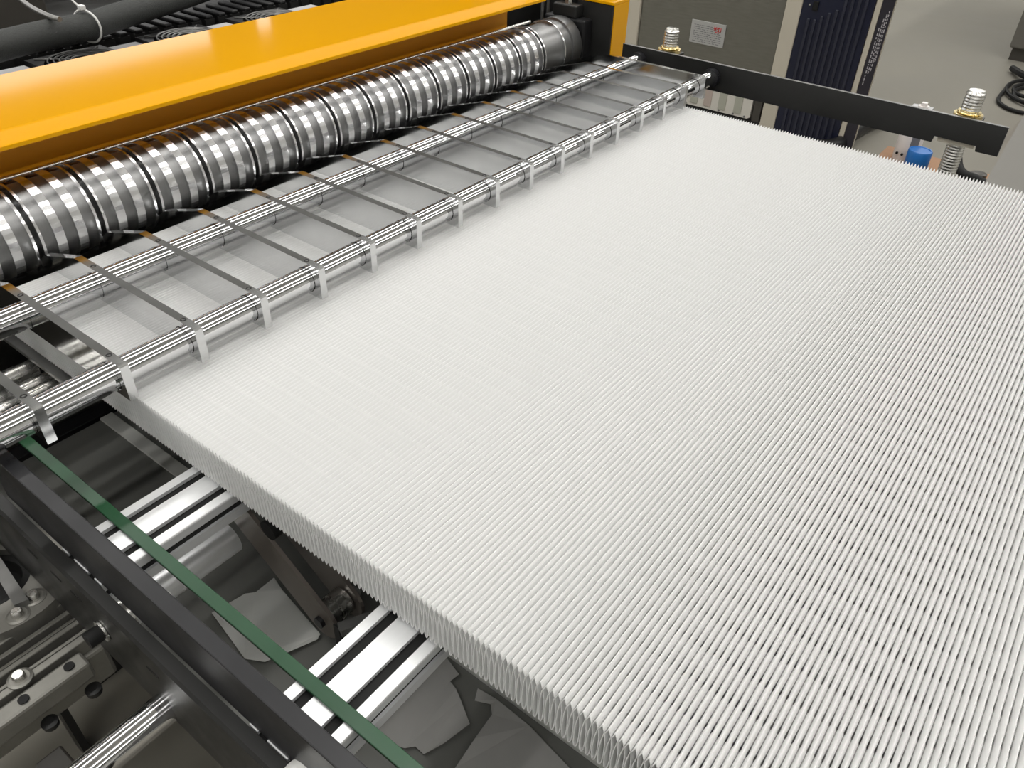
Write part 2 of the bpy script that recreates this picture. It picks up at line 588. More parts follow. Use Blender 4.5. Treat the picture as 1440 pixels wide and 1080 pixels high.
# fans on the deck, seen past the rear edge of the cover
def make_fan(x, y):
    cx, cy = x + 0.0665, y + 0.0665
    t = thing('cooling_fan', '', 'fan', (cx, cy, 0.0), 'square cooling fans behind the yellow cover')
    bm = BM()
    sq = [(x, y), (x + 0.133, y), (x + 0.133, y + 0.133), (x, y + 0.133)]
    prism(bm, sq, 0.005, 0.048, 'Z', holes=(circ(cx, cy, 0.060, 36),))
    obj('housing', bm, M['black_plastic'], t)
    bm = BM()
    lathe(bm, [(0.024, 0), (0.024, 0.032), (0.022, 0.034)], (cx, cy, 0.008), 'Z', 24)
    obj('hub', bm, M['black_metal'], t)
    for k in range(7):
        a = 2 * math.pi * k / 7
        bm = BM()
        p = [Vector((0.022 * math.cos(a), 0.022 * math.sin(a), 0.036)), Vector((0.056 * math.cos(a + .25), 0.056 * math.sin(a + .25), 0.038)),
             Vector((0.056 * math.cos(a + .75), 0.056 * math.sin(a + .75), 0.014)), Vector((0.022 * math.cos(a + .75), 0.022 * math.sin(a + .75), 0.014))]
        vs = [bm.verts.new(q + Vector((cx, cy, 0))) for q in p]
        vs2 = [bm.verts.new(q + Vector((cx, cy, -0.002))) for q in p]
        bm.faces.new(vs)
        bm.faces.new(vs2[::-1])
        for q in range(4):
            bm.faces.new((vs[q], vs[(q + 1) % 4], vs2[(q + 1) % 4], vs2[q]))
        obj('blade', bm, M['black_plastic'], t)
    for r in (0.018, 0.027, 0.036, 0.045, 0.054):
        bm = BM()
        tube(bm, [(cx + r * math.cos(a * math.pi / 20), cy + r * math.sin(a * math.pi / 20), 0.051) for a in range(40)], 0.0014, 6, True)
        obj('guard_ring', bm, M['grey_steel'], t)
    bm = BM()
    for k in range(4):
        a = math.pi / 4 + k * math.pi / 2
        cyl(bm, (cx + 0.018 * math.cos(a), cy + 0.018 * math.sin(a), 0.0495), (cx + 0.078 * math.cos(a), cy + 0.078 * math.sin(a), 0.0495), 0.0014, 6)
    obj('guard_spokes', bm, M['grey_steel'], t)
    return t


fan = make_fan(0.413, 0.664)
fan['label'] = 'black square fan behind the yellow cover, nearest the white cable tie'
fan2 = dup(fan, (0.4795 + 0.2, 0.7305, 0.0))
fan2['label'] = 'black square fan behind the yellow cover, middle one of the three'
fan3 = dup(fan, (0.4795 + 0.395, 0.7305, 0.0))
fan3['label'] = 'black square fan behind the yellow cover, the farthest of the three'
for k, (xa, xb) in enumerate(((0.30, 0.408), (0.550, 0.609), (0.749, 0.804), (0.945, 1.02))):
    o = obj('mounting_plate', box(BM(), xa, xb, 0.66, 0.79, 0.001, 0.043, 0.001), M['fanplate'], loc=((xa + xb) / 2, 0.725, 0.0))
    tag(o, ['light grey mounting plate left of the fan under the cable tie', 'light grey mounting plate between the first and middle fans',
            'light grey mounting plate between the middle and farthest fans', 'light grey mounting plate past the farthest fan'][k], 'plate', 'mounting plates of the fans')

# cable carrier chain
t = thing('cable_chain', 'black plastic cable carrier chain with open links behind the fans', 'cable chain', (0.7, 0.86, 0.0))
bm = BM()
prism(bm, [(0.0, 0.808), (0.021, 0.808), (0.021, 0.812), (0.014, 0.812), (0.014, 0.894), (0.021, 0.894), (0.021, 0.898), (0.0, 0.898), (0.0, 0.894), (0.007, 0.894), (0.007, 0.812), (0.0, 0.812)], 0.001, 0.05, 'Z')
link = obj('link', bm, M['rubber'], t)
bm = BM()
box(bm, 0.0035, 0.0185, 0.808, 0.898, 0.05, 0.056, 0.002)
bar = obj('cross_bar', bm, M['black_plastic'], t)
link.location.x = bar.location.x = 0.26 - 0.7 + 0.7
for k in range(1, 30):
    for s in (link, bar):
        c = s.copy()
        C.objects.link(c)
        c.location = (0.26 + k * 0.030, 0, 0)

# cable sleeve with white tie, braided hose
pts = spline([(-0.2, 0.60, 0.11), (0.10, 0.645, 0.103), (0.302, 0.698, 0.0985), (0.428, 0.738, 0.094), (0.51, 0.757, 0.09), (0.591, 0.785, 0.09), (0.757, 0.84, 0.09), (1.0, 0.93, 0.092), (1.3, 1.05, 0.09)], 6)
t = thing('cable_sleeve', 'thick dark woven cable sleeve lying behind the fans, bound by a white tie', 'cable', (0.4, 0.72, 0.068))
bm = BM()
tube(bm, pts, 0.0215, 20)
obj('sleeve', bm, M['sleeve'], t)
o = thing('cable_tie', 'white nylon cable tie wrapped round the dark cable sleeve', 'cable tie', (0.515, 0.757, 0.064))
bm = BM()
tube(bm, [(0.515 + 0.009 * math.cos(a), 0.7585 - 0.0245 * math.cos(a), 0.09 + 0.0255 * math.sin(a)) for a in [2 * math.pi * k / 28 for k in range(28)]], 0.0018, 6, True)
obj('loop', bm, M['white'], o)
bm = BM()
box(bm, 0.509, 0.518, 0.752, 0.764, 0.116, 0.123, 0.001)
obj('head', bm, M['white'], o)
bm = BM()
tube(bm, spline([(0.512, 0.760, 0.120), (0.508, 0.768, 0.128), (0.505, 0.775, 0.136)], 4), 0.0016, 6)
obj('tail', bm, M['white'], o)
bm = BM()
tube(bm, spline([(0.50, 1.0, 0.13), (0.477, 0.896, 0.121), (0.459, 0.812, 0.119), (0.45, 0.739, 0.119), (0.452, 0.712, 0.1185)], 8), 0.0042, 10)
o = obj('braided_hose', bm, M['braid'], loc=(0.46, 0.8, 0.115))
tag(o, 'thin steel-braided hose curving over the dark cable sleeve', 'hose')
t = thing('valve_box', 'dark brown valve box with small bolts in the corner behind the cables', 'valve box', (0.40, 1.2, 0.0))
bm = BM()
box(bm, 0.15, 0.62, 1.12, 1.25, 0.001, 0.16, 0.004)
obj('body', bm, M['brown_box'], t)
for xx in (0.43, 0.47, 0.55):
    bm = BM()
    cyl(bm, (xx, 1.121, 0.10), (xx, 1.112, 0.10), 0.006, 6, smooth=False)
    obj('bolt', bm, M['zinc'], t)

# ------------------------------------------------------------------ black side bar on the far side
t = thing('black_side_bar', 'long black steel side bar carrying the rod ends at the far side', 'side bar', (1.363, -0.16, -0.05))
prof = [(0.211, 0.003), (-0.535, 0.003), (-0.535, -0.046), (-0.500, -0.046), (-0.498, -0.037), (-0.430, -0.036), (-0.428, -0.047), (0.211, -0.049)]
bm = BM()
prism(bm, prof, 1.36, 1.366, 'X')
obj('web', bm, M['black_metal'], t)
bm = BM()
box(bm, 1.3598, 1.3664, -0.535, 0.211, 0.003, 0.0037)  # pale strip painted in as the glint along the top edge
obj('edge_glint', bm, M['grey_steel'], t, label='bright strip for the light caught on the top edge')
for k, (ya, yb) in enumerate(((0.096, 0.144), (-0.489, -0.441))):
    bm = BM()
    cy = (0.12, -0.465)[k]
    prism(bm, [(1.366, ya), (1.417, ya), (1.417, yb), (1.366, yb)], -0.012, -0.0045, 'Z', holes=(circ(1.395, cy, 0.0175),))
    obj('lug', bm, M['black_metal'], t)
bm = BM()
box(bm, 1.366, 1.398, -0.408, -0.374, -0.006, -0.001)
obj('bolt_lug', bm, M['fanplate'], t)
bm = BM()
lathe(bm, [(0.010, 0), (0.010, 0.003), (0.0055, 0.003), (0.0055, 0.0085)], (1.386, -0.393, -0.001), 'Z', 6, smooth=False)
obj('hex_bolt', bm, M['bottle'], t, label='small pale hex bolt')
bm = BM()
box(bm, 1.366, 1.376, -0.495, -0.435, -0.045, -0.036)
obj('slotted_plate', bm, M['cream'], t)


def threaded(x, y, top, bot, r):
    bm = BM()
    pitch = 0.0052
    seg, turns = 24, int((top - bot) / pitch)
    prof = []
    n = turns
    for k in range(n):
        z = bot + k * pitch
        prof += [(r * 0.91, z - bot), (r, z - bot + pitch * 0.38), (r, z - bot + pitch * 0.56), (r * 0.91, z - bot + pitch * 0.92)]
    prof += [(r * 0.87, n * pitch), (r * 0.80, n * pitch + 0.003), (r * 0.3, n * pitch + 0.0034)]
    lathe(bm, prof, (x, y, bot), 'Z', seg)
    return bm


for x, y, top, bot, rr, lab in ((1.394, -0.4650, 0.040, -0.20, 0.0158, 'thick zinc threaded rod with gold nut at the near end of the black side bar'),
                                (1.396, 0.1200, 0.040, -0.20, 0.0155, 'thick zinc threaded rod with gold nut by the cabinet nameplate')):
    t = thing('threaded_rod', lab, 'threaded rod', (x, y, -0.20), 'threaded rods through the black side bar')
    obj('thread', threaded(x, y, top, bot, rr), M['zinc'], t)
    bm = BM()
    lathe(bm, [(rr, 0), (rr * 1.5, 0), (rr * 1.5, 0.007), (rr, 0.008)], (x, y, -0.004), 'Z', 28)
    obj('washer', bm, M['gold'], t)
    bm = BM()
    lathe(bm, [(rr, 0), (rr * 1.2, 0.0004), (rr * 1.24, 0.002), (rr * 1.18, 0.0035), (rr, 0.004)], (x, y, 0.004), 'Z', 24)
    obj('nut', bm, M['gold'], t)

# ------------------------------------------------------------------ aluminium profiles, green strip, left side bars
def extrusion(y_hi, lab):
    y_lo = y_hi - 0.0625
    top, b = -0.105, -0.135
    g = [(y_hi - 0.0095, y_hi - 0.0200), (y_hi - 0.0420, y_hi - 0.0525)]
    prof = [(y_hi, b), (y_hi, top)]
    for a, c in g:
        prof += [(a, top), (a, top - 0.004), (a + 0.002, top - 0.0045), (a + 0.002, top - 0.011), (c - 0.002, top - 0.011), (c - 0.002, top - 0.0045), (c, top - 0.004), (c, top)]
    prof += [(y_lo + 0.002, top), (y_lo + 0.0006, top - 0.0006), (y_lo, top - 0.002), (y_lo, top - 0.0105), (y_lo + 0.006, top - 0.0105), (y_lo + 0.006, top - 0.0195), (y_lo, top - 0.0195), (y_lo, b)]
    t = thing('aluminium_profile', lab, 'profile', (0.6, (y_hi + y_lo) / 2, b), 'slotted aluminium profiles under the paper')
    bm = BM()
    prism(bm, prof, -0.0425, 1.33, 'X')
    obj('body', bm, M['alu'], t)
    for a, c in g:
        bm = BM()
        box(bm, -0.0425, 1.33, c - 0.0015, a + 0.0015, top - 0.0108, top - 0.0045)  # black box fills the slot in place of its shade
        obj('slot_shade', bm, M['rubber'], t, label='black strip for the shade in the slot')
    bm = BM()
    box(bm, -0.0425, 1.33, y_lo + 0.003, y_lo + 0.0062, top - 0.0193, top - 0.0107)
    obj('slot_shade', bm, M['rubber'], t, label='black strip for the shade in the slot')
    return t


extrusion(-0.0785, 'slotted aluminium profile crossing under the green strip, the one nearer the guide rods')
extrusion(-0.3380, 'slotted aluminium profile crossing under the green strip, the one farther from the rods')

bm = BM()
box(bm, 0.0005, 0.0118, -0.95, 0.085, -0.1049, -0.1015, 0.0006)
o = obj('green_strip', bm, M['green'], loc=(0.006, -0.4, -0.105))
tag(o, 'long narrow green belt strip lying across the aluminium profiles', 'strip')

t = thing('inner_side_bar', 'black flat steel bar standing on edge between the green strip and the outer channel', 'side bar', (-0.035, -0.4, -0.105))
bm = BM()
box(bm, -0.0418, -0.0290, -1.0, 0.02, -0.1049, -0.044, 0.0012)
obj('bar', bm, M['dark_steel'], t)

t = thing('outer_channel', 'black steel channel with small slots along the outer left side of the table', 'channel', (-0.05, -0.4, -1.0))
bm = BM()
prism(bm, [(-0.0435, -0.1055), (-0.0535, -0.1055), (-0.056, -0.108), (-0.056, -0.203), (-0.050, -0.203), (-0.050, -0.113), (-0.0435, -0.113)], -1.1, 0.42, 'Y')
obj('channel', bm, M['black_metal'], t)
for ya, za in ((-0.078, -0.131), (-0.112, -0.131), (-0.036, -0.131), (-0.225, -0.135)):
    bm = BM()
    box(bm, -0.0563, -0.055, ya - 0.0085, ya + 0.0085, za - 0.0016, za + 0.0016)
    obj('slot', bm, M['rubber'], t)
for ya in (-1.05, 0.38):
    bm = BM()
    box(bm, -0.056, -0.0435, ya - 0.02, ya + 0.02, -1.0, -0.113)
    obj('leg', bm, M['black_metal'], t)
t = thing('right_channel', 'black steel channel along the far right side of the table', 'channel', (1.335, -0.4, -1.0))
bm = BM()
box(bm, 1.331, 1.345, -1.1, 0.25, -0.21, -0.105)
obj('channel', bm, M['black_metal'], t)
for ya in (-1.05, 0.2):
    bm = BM()
    box(bm, 1.331, 1.359, ya - 0.02, ya + 0.02, -1.0, -0.2)
    obj('leg', bm, M['black_metal'], t)

bm = BM()
lathe(bm, [(0.013, 0), (0.0185, 0.001), (0.019, 0.006), (0.0165, 0.012), (0.010, 0.016), (0.003, 0.0175)], (-0.047, -0.405, -0.1055), 'Z', 28)
o = obj('white_button', bm, M['white'], loc=(-0.047, -0.405, -0.1055))
tag(o, 'round white plastic button on the outer channel at the bottom edge', 'button')

t = thing('cap_bolt', 'black cap screw with bright washer on the outer channel by the motor', 'bolt', (-0.062, -0.145, -0.158))
bm = BM()
cyl(bm, (-0.0565, -0.145, -0.150), (-0.0585, -0.145, -0.150), 0.0105, 28)
obj('washer', bm, M['zinc'], t)
bm = BM()
lathe(bm, [(0.0075, 0), (0.0075, 0.011), (0.0068, 0.0125), (0.0035, 0.0125)], (-0.0585 - 0.0125, -0.145, -0.150), 'X', 20)
obj('head', bm, M['rubber'], t)

# ------------------------------------------------------------------ bed, arm, rollers below the paper
t = thing('machine_bed', 'dark steel bed below the table, seen between the profiles', 'machine bed', (0.6, 0.0, -1.0))
bm = BM()
box(bm, -0.015, 1.33, -1.1, 0.31, -0.31, -0.30)
obj('bed_plate', bm, M['bed'], t)
bm = BM()
box(bm, 0.157, 0.176, -0.02, 0.31, -0.30, -0.296, 0.001)
obj('edge_strip', bm, M['frame_grey'], t)
bm = BM()
box(bm, 0.1805, 0.26, -1.1, -0.31, -0.30, -0.292, 0.001)
obj('edge_strip', bm, M['frame_grey'], t)
bm = BM()
box(bm, -0.015, 0.20, 0.318, 0.345, -0.31, -0.298, 0.001)
obj('cross_strip', bm, M['dark_steel'], t)
bm = BM()
box(bm, -0.015, 0.20, 0.347, 0.356, -0.31, -0.292, 0.001)
obj('cross_strip', bm, M['grey_steel'], t)
bm = BM()
box(bm, 0.12, 1.33, -0.9, 0.46, -1.0, -0.3105)
obj('base', bm, M['black_metal'], t)

t = thing('table_roller', 'short chromed roller under the paper beside the nearer aluminium profile', 'roller', (0.05, -0.085, -0.24))
bm = BM()
cyl(bm, (-0.04, -0.087, -0.213), (0.104, -0.087, -0.213), 0.0185, 40)
obj('tube', bm, M['alu'], t)
bm = BM()
cyl(bm, (-0.043, -0.087, -0.213), (-0.018, -0.087, -0.213), 0.0215, 30)
obj('end_disc', bm, M['zinc'], t)


def link_arm(bm, x0, x1, p, q, r):
    p, q = Vector(p), Vector(q)
    a = math.atan2(q.y - p.y, q.x - p.x)
    poly = [(p.x + r * math.cos(a + math.pi / 2 + k * math.pi / 12), p.y + r * math.sin(a + math.pi / 2 + k * math.pi / 12)) for k in range(13)]
    poly += [(q.x + r * math.cos(a - math.pi / 2 + k * math.pi / 12), q.y + r * math.sin(a - math.pi / 2 + k * math.pi / 12)) for k in range(13)]
    return prism(bm, poly, x0, x1, 'X')


t = thing('swing_arm', 'dark steel swing arm of two side plates with a bright pin roller at its end', 'arm', (0.12, -0.2, -0.29))
bm = BM()
link_arm(bm, 0.106, 0.110, (-0.10, -0.155), (-0.222, -0.245), 0.024)
obj('side_plate_or_shade', bm, M['arm'], t)
bm = BM()
link_arm(bm, 0.140, 0.144, (-0.10, -0.155), (-0.222, -0.245), 0.024)
obj('side_plate_or_shade', bm, M['arm'], t)
bm = BM()
lathe(bm, [(0.008, 0), (0.0155, 0.0005), (0.0155, 0.012), (0.0145, 0.0125), (0.0145, 0.0135), (0.0155, 0.014), (0.0155, 0.028), (0.008, 0.0285)], (0.1105, -0.222, -0.245), 'X', 32)
obj('pin_roller', bm, M['zinc'], t)
bm = BM()
cyl(bm, (0.106, -0.222, -0.247), (0.1015, -0.222, -0.247), 0.0065, 20)
obj('screw', bm, M['dark_steel'], t)
bm = BM()
cyl(bm, (0.106, -0.16, -0.155), (0.1405, -0.16, -0.155), 0.011, 20)
obj('pivot', bm, M['rubber'], t)
t = thing('stay_bar', 'dark flat stay bar slanting from the swing arm under the paper', 'bar', (0.13, -0.26, -0.22))
bm = BM()
prism(bm, [(0.096, -0.268), (0.160, -0.300), (0.164, -0.291), (0.100, -0.258)], -0.222, -0.212, 'Z')
obj('bar', bm, M['grey_steel'], t)
bm = BM()
prism(bm, [(0.100, -0.258), (0.150, -0.283), (0.150, -0.276), (0.100, -0.250)], -0.30, -0.222, 'Z')
obj('bracket', bm, M['black_metal'], t)

# cross rods seen through the plates on the left
for k, (yy, zz, r, xe, lab) in enumerate(((0.245, -0.135, 0.0115, 0.088, 'short bright rod under the left plates, the one nearer the grooved roller'),
                                         (0.212, -0.135, 0.0085, 0.090, 'thin bright rod under the left plates, the middle of three'),
                                         (0.188, -0.130, 0.0075, 0.092, 'thin bright rod under the left plates, nearest the front guide rod'))):
    bm = BM()
    cyl(bm, (-0.5, yy, zz), (xe, yy, zz), r, 28)
    tag(obj('cross_rod', bm, M['zinc'], loc=(-0.2, yy, zz - r)), lab, 'rod', 'short rods under the left plates')
bm = BM()
box(bm, 0.080, 0.096, 0.13, 0.295, -0.112, -0.1055, 0.001)
o = obj('guide_strip', bm, M['grey_steel'], loc=(0.088, 0.2, -0.112))
tag(o, 'grey guide strip under the left edge of the paper behind the front rod', 'strip')

# scraps of paper on the bed
def scrap(poly, lab, z=-0.2955, curl=0.004, m='grey_scrap'):
    bm = BM()
    tr = tessellate_polygon([[Vector((x, y, 0)) for x, y in poly]])
    vs = [bm.verts.new((x, y, z + curl * rnd.random())) for x, y in poly]
    lo = [bm.verts.new((v.co.x, v.co.y, v.co.z - 0.0004)) for v in vs]
    for q in tr:
        bm.faces.new([vs[i] for i in q])
        bm.faces.new([lo[i] for i in reversed(q)])
    for i in range(len(vs)):
        j = (i + 1) % len(vs)
        bm.faces.new((vs[i], lo[i], lo[j], vs[j]))
    cx = sum(p[0] for p in poly) / len(poly)
    cy = sum(p[1] for p in poly) / len(poly)
    tag(obj('paper_scrap', bm, M[m], loc=(cx, cy, z)), lab, 'paper scrap', 'paper scraps on the machine bed')


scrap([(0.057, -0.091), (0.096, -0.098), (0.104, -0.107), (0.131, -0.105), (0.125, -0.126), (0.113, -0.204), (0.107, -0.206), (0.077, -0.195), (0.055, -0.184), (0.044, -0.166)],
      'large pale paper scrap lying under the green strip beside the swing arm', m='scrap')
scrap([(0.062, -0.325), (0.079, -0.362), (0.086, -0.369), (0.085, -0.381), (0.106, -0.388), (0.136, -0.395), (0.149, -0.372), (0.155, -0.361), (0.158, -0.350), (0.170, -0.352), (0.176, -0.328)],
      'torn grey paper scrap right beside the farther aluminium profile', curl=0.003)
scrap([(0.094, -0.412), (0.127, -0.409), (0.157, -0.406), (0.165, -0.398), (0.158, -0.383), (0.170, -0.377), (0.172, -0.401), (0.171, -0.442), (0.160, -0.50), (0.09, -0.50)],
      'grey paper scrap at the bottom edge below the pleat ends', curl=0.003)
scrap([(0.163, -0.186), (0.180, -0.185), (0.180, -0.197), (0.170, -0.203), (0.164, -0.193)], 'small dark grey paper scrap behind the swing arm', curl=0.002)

bm = BM()
tube(bm, spline([(-0.004, -0.165, -0.136), (-0.006, -0.19, -0.136), (-0.008, -0.215, -0.136), (-0.010, -0.245, -0.136), (-0.013, -0.29, -0.138)], 5), 0.0022, 8)
tag(obj('white_cable', bm, M['white'], loc=(-0.008, -0.22, -0.14)), 'thin white cable running between the green strip and the inner bar', 'cable')

# ------------------------------------------------------------------ lower left: geared motor, shaft, block
t = thing('gear_motor', 'cast aluminium geared motor with fins and round flange at the lower left', 'motor', (-0.13, 0.0, -0.285))
bm = BM()
box(bm, -0.30, -0.046, -0.085, 0.06, -0.285, -0.238, 0.004)
obj('body', bm, M['cast'], t)
for yy, zz, hw in ((-0.018, -0.222, 0.0045), (-0.034, -0.224, 0.0028), (-0.043, -0.228, 0.0022), (-0.052, -0.224, 0.0030), (-0.064, -0.227, 0.0022), (-0.075, -0.222, 0.0040)):
    bm = BM()
    box(bm, -0.30, -0.048, yy - hw, yy + hw, -0.239, zz, 0.0012)
    obj('fin', bm, M['cast'], t)
bm = BM()
box(bm, -0.30, -0.068, -0.105, -0.0855, -0.245, -0.222, 0.003)
obj('foot', bm, M['cast'], t)
for xx in (-0.083, -0.125):
    bm = BM()
    cyl(bm, (xx, -0.095, -0.2215), (xx, -0.095, -0.2205), 0.0048, 16)
    obj('foot_hole', bm, M['rubber'], t)
    bm = BM()
    lathe(bm, [(0.003, 0), (0.007, 0.003), (0.0075, 0.009), (0.004, 0.010)], (xx + 0.006, -0.108, -0.262), 'Z', 16)
    obj('foot_bolt', bm, M['screw'], t)
bm = BM()
prism(bm, circ(-0.078, 0.046, 0.072, 48), -0.2375, -0.212, 'Z', holes=(circ(-0.085, 0.052, 0.040, 36),))
obj('flange', bm, M['cast'], t)
bm = BM()
lathe(bm, [(0.0395, 0), (0.0395, 0.018), (0.030, 0.020), (0.026, 0.008)], (-0.085, 0.052, -0.2375), 'Z', 32)
obj('bore', bm, M['rubber'], t)
bm = BM()
prism(bm, [(-0.0585, 0.115), (-0.0685, 0.112), (-0.0840, -0.006), (-0.0720, -0.010)], -0.2118, -0.204, 'Z')
obj('strap', bm, M['grey_steel'], t)
for xx, yy, zz in ((-0.086, -0.013, -0.2105), (-0.117, -0.073, -0.2190), (-0.066, -0.004, -0.2105)):
    bm = BM()
    lathe(bm, [(0.011, 0), (0.011, 0.002), (0.0085, 0.003)], (xx, yy, zz - 0.003), 'Z', 24)
    obj('screw_boss', bm, M['cast'], t)
    bm = BM()
    lathe(bm, [(0.0056, 0), (0.0056, 0.004), (0.0046, 0.0055), (0.0022, 0.0055)], (xx, yy, zz), 'Z', 18)
    obj('screw', bm, M['zinc'], t)

bm = BM()
cyl(bm, (-0.45, -0.222, -0.19), (-0.0562, -0.222, -0.19), 0.0142, 40)
o = obj('support_shaft', bm, M['chrome'], loc=(-0.2, -0.222, -0.204))
tag(o, 'bright chromed shaft sticking out of the outer channel over the floor', 'shaft')

t = thing('floor_block', 'small dark block standing on the floor beside the bright shaft', 'block', (-0.11, 0.12, -1.0))
bm = BM()
box(bm, -0.136, -0.100, 0.075, 0.125, -0.62, -0.60, 0.003)
obj('cap', bm, M['brown_box'], t)
bm = BM()
box(bm, -0.132, -0.104, 0.079, 0.121, -1.0, -0.62)
obj('stem', bm, M['black_metal'], t)

# ------------------------------------------------------------------ background: cabinets
XC = 3.9
t = thing('grey_cabinet', 'tall brushed grey machine cabinet with nameplate and cream posts', 'cabinet', (XC, 1.15, -1.0))
bm = BM()
box(bm, XC + 0.02, XC + 0.7, 0.79, 1.62, -0.99, 0.9)
obj('body', bm, M['brown_box'], t)
bm = BM()
box(bm, XC, XC + 0.02, 0.782, 1.560, -0.80, 0.9, 0.002)
obj('front_panel', bm, M['brushed'], t)
bm = BM()
box(bm, XC - 0.015, XC + 0.05, 0.700, 0.779, -1.0, 0.9, 0.006)
obj('post', bm, M['cream'], t)
bm = BM()
box(bm, XC - 0.015, XC + 0.05, 1.565, 1.635, -1.0, 0.9, 0.006)
obj('post', bm, M['cream'], t)
bm = BM()
box(bm, XC - 0.01, XC + 0.02, 0.78, 1.56, -1.0, -0.965)
obj('plinth', bm, M['black_metal'], t)
bm = BM()
box(bm, XC - 0.004, XC + 0.02, 0.79, 0.83, -0.965, -0.80)
obj('corner_strip', bm, M['brown_box'], t)
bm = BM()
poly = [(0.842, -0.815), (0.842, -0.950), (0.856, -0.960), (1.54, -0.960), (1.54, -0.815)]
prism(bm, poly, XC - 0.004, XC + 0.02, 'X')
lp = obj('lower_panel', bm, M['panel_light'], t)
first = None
for k, (ya, m_) in enumerate(((0.895, 'reflection_green'), (0.985, 'reflection_green'), (1.070, 'reflection_pink'), (1.150, 'reflection_green'), (1.235, 'reflection_pink'), (1.32, 'reflection_green'))):
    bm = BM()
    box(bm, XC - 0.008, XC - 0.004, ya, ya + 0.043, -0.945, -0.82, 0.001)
    obj('reflection_stripe', bm, M[m_], lp)  # coloured stripes stand for reflections in the shiny panel
for yy in (0.872, 0.937, 1.215, 1.02):
    bm = BM()
    cyl(bm, (XC - 0.004, yy, -0.952), (XC - 0.008, yy, -0.952), 0.005, 10)
    obj('rivet', bm, M['ink'], lp)
bm = BM()
box(bm, XC - 0.006, XC, 1.062, 1.255, -0.6425, -0.532, 0.001)
npl = obj('nameplate', bm, M['label'], t)
bm = BM()
r2 = random.Random(4)
for row in range(9):
    z = -0.553 - row * 0.0098
    y = 1.238
    while y > 1.082:
        wd = r2.uniform(0.006, 0.022)
        if row > 2 or y > 1.14:
            box(bm, XC - 0.0066, XC - 0.006, max(1.078, y - wd), y, z - 0.0014, z + 0.0014)
        y -= wd + r2.uniform(0.003, 0.008)
obj('printed_lines', bm, M['ink'], npl)
bm = BM()
for (ya, za, yb, zb) in ((1.125, -0.548, 1.112, -0.566), (1.112, -0.548, 1.125, -0.566), (1.128, -0.557, 1.104, -0.557), (1.100, -0.548, 1.100, -0.569), (1.107, -0.552, 1.092, -0.552),
                         (1.107, -0.566, 1.092, -0.569), (1.087, -0.550, 1.087, -0.569), (1.118, -0.572, 1.096, -0.576)):
    cyl(bm, (XC - 0.0066, ya, za), (XC - 0.0066, yb, zb), 0.0019, 6)
obj('red_mark', bm, M['red'], npl, label='red printed mark')

t = thing('blue_cabinet', 'navy blue ribbed cabinet with a dark printed side strip', 'cabinet', (XC, 0.5, -1.0))
bm = BM()
prism(bm, [(XC, 0.287), (XC, 0.699), (XC + 0.5, 0.699), (XC + 0.5, 0.402)], -0.985, 0.9, 'Z')
obj('body', bm, M['cream'], t)
bm = BM()
box(bm, XC - 0.012, XC, 0.373, 0.699, -0.985, 0.9, 0.002)
door = obj('door', bm, M['blue'], t)
for k in range(9):
    yb = 0.660 - k * 0.0305
    ztop = -0.43 if k < 2 else -0.41 + 0.018 * (k - 2)
    if k > 4:
        ztop = 0.8
    bm = BM()
    box(bm, XC - 0.020, XC - 0.012, yb - 0.0145, yb, -0.97, ztop, 0.003)
    obj('rib', bm, M['blue_rib'], door)
bm = BM()
box(bm, XC - 0.022, XC - 0.012, 0.622, 0.648, -0.392, -0.352, 0.002)
obj('lock', bm, M['rubber'], door)
bm = BM()
cyl(bm, (XC - 0.012, 0.664, -0.372), (XC - 0.018, 0.664, -0.372), 0.004, 12)
obj('key_hole', bm, M['zinc'], door)
bm = BM()
box(bm, XC - 0.010, XC, 0.345, 0.369, -0.985, 0.9, 0.002)
obj('light_strip', bm, M['cream'], t)
bm = BM()
box(bm, XC - 0.010, XC, 0.292, 0.343, -0.985, 0.9, 0.002)
ds = obj('dark_strip', bm, M['darkstrip'], t)
bm = BM()
for row, (ya, za, zb) in enumerate(((0.327, -0.42, -0.66), (0.318, -0.38, -0.62), (0.310, -0.36, -0.60), (0.303, -0.345, -0.56))):
    z = za
    while z > zb:
        l = r2.uniform(0.004, 0.016)
        box(bm, XC - 0.0106, XC - 0.010, ya - 0.0022, ya + 0.0022, z - l, z)
        z -= l + r2.uniform(0.004, 0.009)
obj('printed_lines', bm, M['white_ink'], ds)

# dark duct by the cabinet foot
bm = BM()
tube(bm, spline([(XC - 0.12, 0.45, -0.975), (XC - 0.05, 0.365, -0.965), (XC + 0.1, 0.345, -0.955), (XC + 0.30, 0.335, -0.955), (XC + 0.5, 0.3, -0.955)], 6), 0.035, 14)
tag(obj('floor_hose', bm, M['black_plastic'], loc=(XC + 0.1, 0.34, -1.0)), 'dark hose lying on the floor at the foot of the blue cabinet', 'hose')

# right-hand boxes
t = thing('grey_box', 'low grey machine box at the right edge beyond the paper', 'box', (3.0, -0.9, -1.0))
bm = BM()
v = [(2.45, -0.441), (3.60, -0.395), (3.60, -1.5), (2.45, -1.5)]
prism(bm, v, -1.0, -0.555, 'Z')
obj('body', bm, M['grey_box'], t)
bm = BM()
prism(bm, [(2.44, -0.436), (3.61, -0.390), (3.61, -1.51), (2.44, -1.51)], -0.555, -0.55, 'Z')
obj('lid', bm, M['grey_box'], t)
o = obj('red_block', box(BM(), 4.55, 5.0, -0.60, -0.335, -1.0, -0.93, 0.01), M['red'], loc=(4.7, -0.45, -1.0))
tag(o, 'small red block on the floor just behind the low grey box', 'block')
t = thing('grey_machine', 'grey machine housing at the upper right corner with a dark edge', 'machine', (7.3, -0.8, -1.0))
bm = BM()
box(bm, 6.35, 8.4, -2.0, 0.06, -0.92, 0.3, 0.01)
obj('housing', bm, M['grey_box'], t)
bm = BM()
